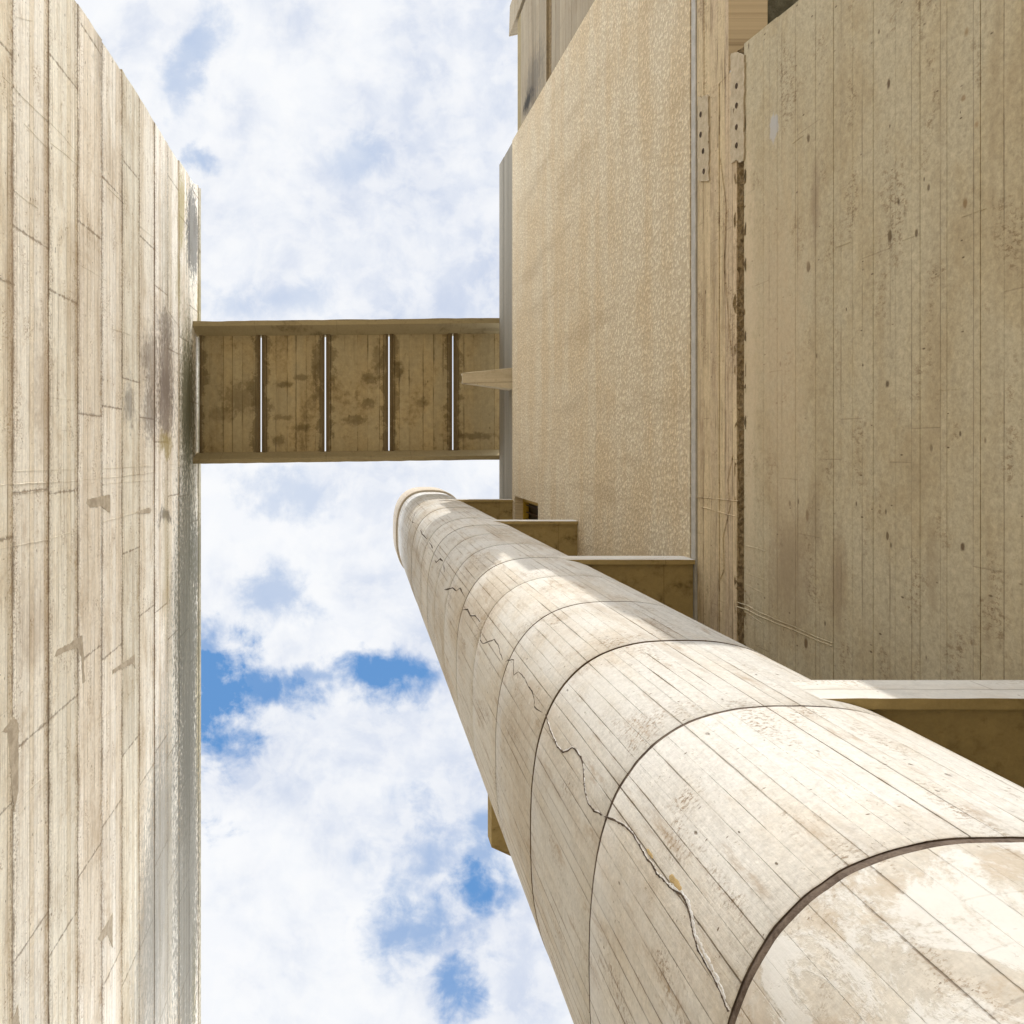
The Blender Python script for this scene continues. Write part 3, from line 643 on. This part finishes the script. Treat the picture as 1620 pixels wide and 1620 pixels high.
# trough: floor, two sides with thickness
a0, a1, c0, c1 = V(b0[0]), V(b0[1]), V(tip[0]), V(tip[1])
A0, A1, C0, C1 = V(b0[0], .42), V(b0[1], .42), V(tip[0], .2), V(tip[1], .2)
i0 = V(b0[0].lerp(b0[1], .25), .12); i1 = V(b0[0].lerp(b0[1], .75), .12); j0 = V(tip[0].lerp(tip[1], .25), .08); j1 = V(tip[0].lerp(tip[1], .75), .08)
I0 = V(b0[0].lerp(b0[1], .25), .42); I1 = V(b0[0].lerp(b0[1], .75), .42); J0 = V(tip[0].lerp(tip[1], .25), .2); J1 = V(tip[0].lerp(tip[1], .75), .2)
for f in ((a0, a1, c1, c0), (a0, c0, C0, A0), (a1, A1, C1, c1), (A0, C0, J0, I0), (I0, J0, j0, i0), (i0, j0, j1, i1), (i1, j1, J1, I1), (I1, J1, C1, A1),
          (c0, c1, j1, j0), (c0, j0, J0, C0), (c1, C1, J1, j1), (a0, i0, i1, a1), (a0, A0, I0, i0), (a1, i1, I1, A1)): bm.faces.new(f)
bevel(bm, .008)
M_spout = board_mat('spout_concrete', (.52, .44, .31), 'soffitx', bw=.2, blen=3, joint=.5, jointw=.003, cell=.06, grain=.16, gs=30, gl=.8,
                    stain=(.25, .18, .10), stain_amt=.4, pits=.2, bump=.006, streak=.4)
link('trough', bm, M_spout, sp_)

# ---------------------------------------------------------------- shaft
CX, CY, HW, HH, EX = 680., 812., 319., 408., 2.7
def sec(t, k=1.0, off=0.0):
    c, s_ = math.cos(t), math.sin(t)
    x = CX + (HW * k + off / M) * math.copysign(abs(c) ** (2 / EX), c); y = CY + (HH * k + off / M) * math.copysign(abs(s_) ** (2 / EX), s_)
    return x * M, y * M
# equal arc length samples
NS = 220
fine = [sec(2 * math.pi * i / 7200 + math.pi / 2) for i in range(7200)]
acc = [0.]
for i in range(7200):
    a_, c_ = fine[i], fine[(i + 1) % 7200]; acc.append(acc[-1] + math.hypot(a_[0] - c_[0], a_[1] - c_[1]))
PER = acc[-1]; TS = []; j = 0
for i in range(NS):
    while acc[j] < PER * i / NS: j += 1
    TS.append(2 * math.pi * j / 7200 + math.pi / 2)
ZR2 = F * M; ZR1, DZ = 404 / 617 * ZR2, 1.113
def tube(bm, rows, cap_top=False, cap_bot=False):
    """rows: (z, radial offset m, wobble) ; UV in metres"""
    uv = bm.loops.layers.uv.verify(); R = []
    for (z, off, wb) in rows:
        ring = []
        for i in range(NS):
            x_, y_ = sec(TS[i], 1.0, off); ring.append(bm.verts.new((x_, y_, z + wb * nz(x_ * 3.2, y_ * 3.2, z * .3 + off) + wb * .5 * nz(x_ * 17, y_ * 17, z))))
        R.append(ring)
    for r_ in range(len(R) - 1):
        for i in range(NS):
            i2 = (i + 1) % NS; f = bm.faces.new((R[r_][i], R[r_][i2], R[r_ + 1][i2], R[r_ + 1][i])); f.smooth = True
            us = (i, i + 1, i + 1, i); zz2 = (rows[r_][0], rows[r_][0], rows[r_ + 1][0], rows[r_ + 1][0])
            for l_, u_, z_ in zip(f.loops, us, zz2): l_[uv].uv = (u_ * PER / NS, z_ + rows[r_][1])
    if cap_top: bm.faces.new(R[-1])
    if cap_bot: bm.faces.new(R[0][::-1])
    norm(bm)
def seglink(bm, name, mat, par): return link(name, bm, mat, par)

sh = thing('concrete_shaft', (CX * M, CY * M, -1.6), 'huge rounded off-white concrete shaft with ring joints and a zigzag crack rising between the buildings', 'shaft')
levels = [ZR1 - 3 * DZ, ZR1 - 2 * DZ, ZR1 - DZ] + [ZR1 + i * DZ for i in range(0, 16)]
levels[0] = -1.6
ztop = levels[-1]
rr = random.Random(21)
for i in range(len(levels) - 1):
    z0_, z1_ = levels[i], levels[i + 1]; G = lambda z: .016 if z < 2.5 else (.0095 if z < 4 else (.010 if z < 7 else .015)); g0 = G(z0_); g1_ = G(z1_)
    o_ = rr.uniform(-.002, .002)
    bm = bmesh.new()
    mids = [z0_ + (z1_ - z0_) * q / 5 for q in range(1, 5)]
    tube(bm, [(z0_ + g0, -.03, 0), (z0_ + g0, o_ - .002, .009), (z0_ + g0 + .0025, o_, .009)] + [(zm, o_, 0) for zm in mids] + [(z1_ - g1_ - .004, o_, .007), (z1_ - g1_, o_ - .005, .007), (z1_ - g1_, -.03, 0)])
    nrow = 2 + 1 + len(mids) + 3
    for fi, f in enumerate(bm.faces):
        if fi // NS == 0: f.material_index = 1; f.smooth = False
        if fi // NS in (1, nrow - 2): f.smooth = False
    so = link('wall_segment', bm, M_shaft_near if i <= 2 else M_shaft, sh)
    so.data.materials.append(M_seal if z0_ < 4 else M_tape)
    if i > 0:
        bm = bmesh.new(); w_ = .024
        tube(bm, [(z0_ - w_, -.028, 0), (z0_ - w_, -.0075 if z0_ < 4 else -.012, .0), (z0_, -.0035 if z0_ < 4 else -.011, .002), (z0_ + w_, -.0075 if z0_ < 4 else -.012, .0), (z0_ + w_, -.028, 0)])
        link('joint_seal', bm, M_seal if z0_ < 4.0 else (M_tape), sh)
# cap: neck then overhanging rim
zc0 = 20.05
bm = bmesh.new(); tube(bm, [(ztop + .005, -.01, 0), (zc0, -.01, 0), (zc0, .03, 0)]); link('neck', bm, M_shaft, sh)
bm = bmesh.new(); tube(bm, [(zc0 - .25, -.02, 0), (zc0 - .25, .03, 0), (zc0 - .235, .04, 0), (zc0 + 1.3, .04, 0), (zc0 + 1.35, .03, 0)], cap_top=True); link('cap', bm, M_cap, sh)

# hit function for tracing marks onto the shaft
NORMS = []
def shaft_hit(px, py, off=0.0):
    dx, dy = px - VX, py - VY; th = math.atan2(dy, dx); best = None
    for i in range(7200):
        a_ = fine[i]; c_ = fine[(i + 1) % 7200]
        ta, tb = math.atan2(a_[1], a_[0]), math.atan2(c_[1], c_[0])
        if (ta - th) * (tb - th) <= 0 and abs(ta - tb) < 1:
            d = math.hypot(*a_)
            if best is None or d < best[0]: best = (d, a_, c_)
    if best is None: return None
    d, a_, c_ = best; Z = F * d / math.hypot(dx, dy)
    t = Vector((c_[0] - a_[0], c_[1] - a_[1], 0)).normalized(); n_ = Vector((t.y, -t.x, 0))
    if n_.dot(Vector((a_[0] - CX * M, a_[1] - CY * M, 0))) < 0: n_ = -n_
    return Vector((a_[0], a_[1], Z)) + n_ * off, n_
def ribbon(bm, pts, w, off, side=0., jit=.3, zig=.0, seed=0):
    H = []
    rr = random.Random(seed)
    dense = []
    for i in range(len(pts) - 1):
        L = math.hypot(pts[i + 1][0] - pts[i][0], pts[i + 1][1] - pts[i][1]); k = max(1, int(L / 3))
        for j_ in range(k):
            t = j_ / k; dense.append((pts[i][0] + (pts[i + 1][0] - pts[i][0]) * t + rr.uniform(-zig, zig), pts[i][1] + (pts[i + 1][1] - pts[i][1]) * t + rr.uniform(-zig, zig)))
    dense.append(pts[-1])
    hs = [h for h in (shaft_hit(*q) for q in dense) if h]
    prev = None
    for i, (q, n_) in enumerate(hs):
        t = (hs[min(i + 1, len(hs) - 1)][0] - hs[max(i - 1, 0)][0])
        if t.length < 1e-6: continue
        t.normalize(); sd = t.cross(n_).normalized()
        ww = w * (1 + rr.uniform(-jit, jit)) * (.25 if i in (0, len(hs) - 1) else 1)
        q = q + sd * side
        r_ = [bm.verts.new(q + sd * ww + n_ * -.001), bm.verts.new(q + n_ * (off) + sd * ww * .5), bm.verts.new(q + n_ * off - sd * ww * .5), bm.verts.new(q - sd * ww + n_ * -.001)]
        if prev:
            for k in range(3): bm.faces.new((prev[k], prev[k + 1], r_[k + 1], r_[k]))
        prev = r_
cr_near = [(1154, 1600), (1149, 1594), (1140, 1570), (1128, 1545), (1118, 1528), (1104, 1502), (1097, 1478), (1092, 1450), (1086, 1428), (1078, 1414), (1066, 1408), (1060, 1404), (1048, 1390), (1040, 1384),
           (1031, 1366), (1024, 1360), (1012, 1338), (1000, 1318), (988, 1306), (970, 1296), (956, 1292)]
cr2 = [(953, 1289), (938, 1282), (930, 1270), (926, 1255), (924, 1240), (923, 1215), (919, 1198), (911, 1186), (905, 1183), (898, 1187), (890, 1190), (882, 1181), (876, 1168), (870, 1155), (866, 1140), (863, 1130)]
cr3 = [(859, 1127), (852, 1124), (846, 1118), (845, 1104), (842, 1094), (836, 1086), (832, 1076), (826, 1068), (820, 1063), (813, 1068), (812, 1052), (813, 1044), (804, 1044), (800, 1047)]
cr4 = [(796, 1044), (792, 1034), (788, 1020), (782, 1012), (774, 1015), (764, 1018), (760, 1012), (761, 1002)]
cr5 = [(760, 984), (752, 974), (744, 974), (740, 964), (732, 965)]
cr6 = [(733, 940), (728, 930), (722, 935), (716, 930), (708, 932), (703, 933)]
cr7 = [(703, 905), (702, 893)]; cr8 = [(701, 888), (696, 884), (690, 890), (688, 886)]; cr9 = [(685, 868), (682, 862), (679, 858)]; cr10 = [(676, 853), (668, 845), (665, 838)]; cr11 = [(658, 828), (652, 826), (657, 810)]
for pts, w_, fil in ((cr_near, .0040, 1), (cr2, .0038, 1), (cr3, .0052, 1), (cr4, .006, 1), (cr5, .006, 1), (cr6, .007, 0), (cr7, .006, 0), (cr8, .008, 0), (cr9, .008, 0), (cr10, .009, 0), (cr11, .009, 0)):
    bm = bmesh.new(); ribbon(bm, pts, w_ * 1.15, .0014, 0, .5, .5 if pts[0][1] > 1000 else .2, 3); norm(bm); ck_ = link('crack', bm, M_crack, sh)
    if fil:
        bm = bmesh.new(); ribbon(bm, pts[:-1], w_ * .6, .0008, w_ * .9, .95, .6, 8); norm(bm); link('filler', bm, M_filler, ck_)
bm = bmesh.new(); ribbon(bm, [(1146, 1582), (1140, 1563), (1130, 1542), (1120, 1522), (1108, 1500), (1098, 1475), (1094, 1450), (1088, 1430), (1082, 1418), (1070, 1410), (1056, 1400)], .0050, .0012, .0050, .85, .9, 5); norm(bm); link('white_filler', bm, M_filler, sh)
bm = bmesh.new(); ribbon(bm, [(1059, 1386), (1068, 1394), (1078, 1410)], .013, .0012, 0, .2, .4, 6); norm(bm); link('ochre_patch', bm, M_ochre, sh)
bm = bmesh.new(); ribbon(bm, [(1023, 1343), (1030, 1352), (1033, 1358)], .007, .0012, 0, .3, .4, 6); norm(bm); link('ochre_patch', bm, M_ochre, sh)

# ---------------------------------------------------------------- landings between shaft and right building
YF = 1.021
LZ = [YF * F / 394, zR(1103), zR(917), zR(813)]
LB = ['lowest and nearest concrete landing platform at the right edge, sunlit front and brown stained soffit', 'second concrete landing platform from below, ending under the cream roughcast panel',
      'third concrete landing platform from below, just under the small yellow-framed window', 'topmost concrete landing platform, just below the foot of the grey parapet, joining the shaft']
for i, Z in enumerate(LZ):
    la = thing('landing_platform', (WX - .6, YF + .5, Z), LB[i], 'landing', 'landing platforms joining the round shaft to the right building')
    X0, X1, Y1 = (1.70 if i == 0 else 1.66), (WX - .022 if i < 3 else WX - .001), 3.2
    if i > 0: X1 = WX - .021
    else: X1 = WX - .003
    bm = bmesh.new()
    # front lip as a bar with slightly uneven arris
    n = 60; rows = []
    for q in range(n + 1):
        x_ = X0 + (X1 - X0) * q / n
        w1, w2 = nz(x_ * 6, i, 0) * .004, nz(x_ * 9, i, 5) * .004
        rows.append([bm.verts.new(v) for v in ((x_, YF + w1 * .5, Z + w2), (x_, YF + w1 * .5, Z + .27 + w1 * 1.5), (x_, YF + .045, Z + .27), (x_, YF + .045 + w2 * .3, Z))])
    for q in range(n):
        for k in range(4): bm.faces.new((rows[q][k], rows[q][(k + 1) % 4], rows[q + 1][(k + 1) % 4], rows[q + 1][k]))
    bm.faces.new(rows[0]); bm.faces.new(rows[-1][::-1]); norm(bm)
    # dirt and shade come from real material and light: pale face, brown underside
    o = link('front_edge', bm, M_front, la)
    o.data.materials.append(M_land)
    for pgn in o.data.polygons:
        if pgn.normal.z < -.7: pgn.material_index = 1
    bm = bmesh.new()
    if i == 1:
        pl = [(X0, YF + .046), (X1, YF + .046), (X1, 4.35), (900 * M, 1665 * M), (490 * M, 1479 * M), (490 * M, 1190 * M)]
    else: pl = [(X0, YF + .046), (X1, YF + .046), (X1, Y1), (X0, Y1)]
    prism(bm, pl, Z + .045, Z + .268); norm(bm)
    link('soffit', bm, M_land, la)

# ---------------------------------------------------------------- bridge
br = thing('footbridge', ((WX - WL) / 2, -1.3, zp), 'brown stained concrete footbridge with five narrow slots of daylight spanning high between the two buildings', 'bridge')
Zb = zp + .01
def bridge_beam(pyL, pyR, qyL, qyR, syL, syR, name):
    """outer bottom edge p, inner bottom edge q, soffit edge s in photo rows at left (x=305) and right (x=790) end"""
    bm = bmesh.new(); rows = []; n = 40
    for k in range(n + 1):
        t = k / n; px = 300 + (796 - 300) * t; X = (px - VX) * Zb / F
        r1 = nz(px * .05, pyL, 0) * .012
        yo = (pyL + (pyR - pyL) * t - VY) * Zb / F + r1; yi = (qyL + (qyR - qyL) * t - VY) * Zb / F
        ys = (syL + (syR - syL) * t - VY) * (Zb + .42) / F
        rows.append([bm.verts.new(v) for v in ((X, yo, Zb), (X, yi, Zb), (X, ys, Zb + .42), (X, ys, Zb + .75), (X, yo, Zb + .75))])
    for q in range(n):
        for k in range(5): bm.faces.new((rows[q][k], rows[q][(k + 1) % 5], rows[q + 1][(k + 1) % 5], rows[q + 1][k]))
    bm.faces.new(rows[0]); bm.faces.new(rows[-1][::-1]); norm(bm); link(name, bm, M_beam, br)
bridge_beam(508.5, 502.5, 516, 511, 532, 528, 'edge_beam'); bridge_beam(734, 727, 727, 720.5, 716, 711, 'edge_beam')
Zd = Zb + .42; slots = [312.5, 413.2, 514.7, 615.3, 716.3]
def XD(px): return (px - VX) * Zd / F
TH = .12
edges = [305] + slots + [796]
for k in range(1, 6):
    gL = 3.0 if k == 1 else 1.1; gR = 0 if k == 5 else 1.1
    pxa, pxb = edges[k] + gL, edges[k + 1] - gR
    # slab thickness hides part of a slanting line of sight: open the slots by that much
    if k > 0 and edges[k] < VX: pxa += 0; 
    if k < 5 and edges[k + 1] < VX: pxb -= 0
    xa = XD(pxa); xb = XD(pxb)
    if k > 0 and edges[k] > VX: xa += .0
    if k == 0: xa, xb = XD(304), XD(312.5 - 1.2)
    y0_ = (529 + 3 * (1 - k / 5) - VY) * Zd / F - .03; y1_ = (711.5 + 4 * (1 - k / 5) - VY) * Zd / F + .03
    bm = bmesh.new()
    if k > 0: 
        box(bm, xa + .10, xb - (.10 if k < 5 else 0), y0_, y1_, Zd, Zd + TH)
        box(bm, xa, xa + .0995, y0_, y1_, Zd - .035, Zd + .04)
        if k < 5: box(bm, xb - .0995, xb, y0_, y1_, Zd - .035, Zd + .04)
    else: box(bm, xa, xb, y0_, y1_, Zd - .03, Zd + .05)
    bevel(bm, .008)
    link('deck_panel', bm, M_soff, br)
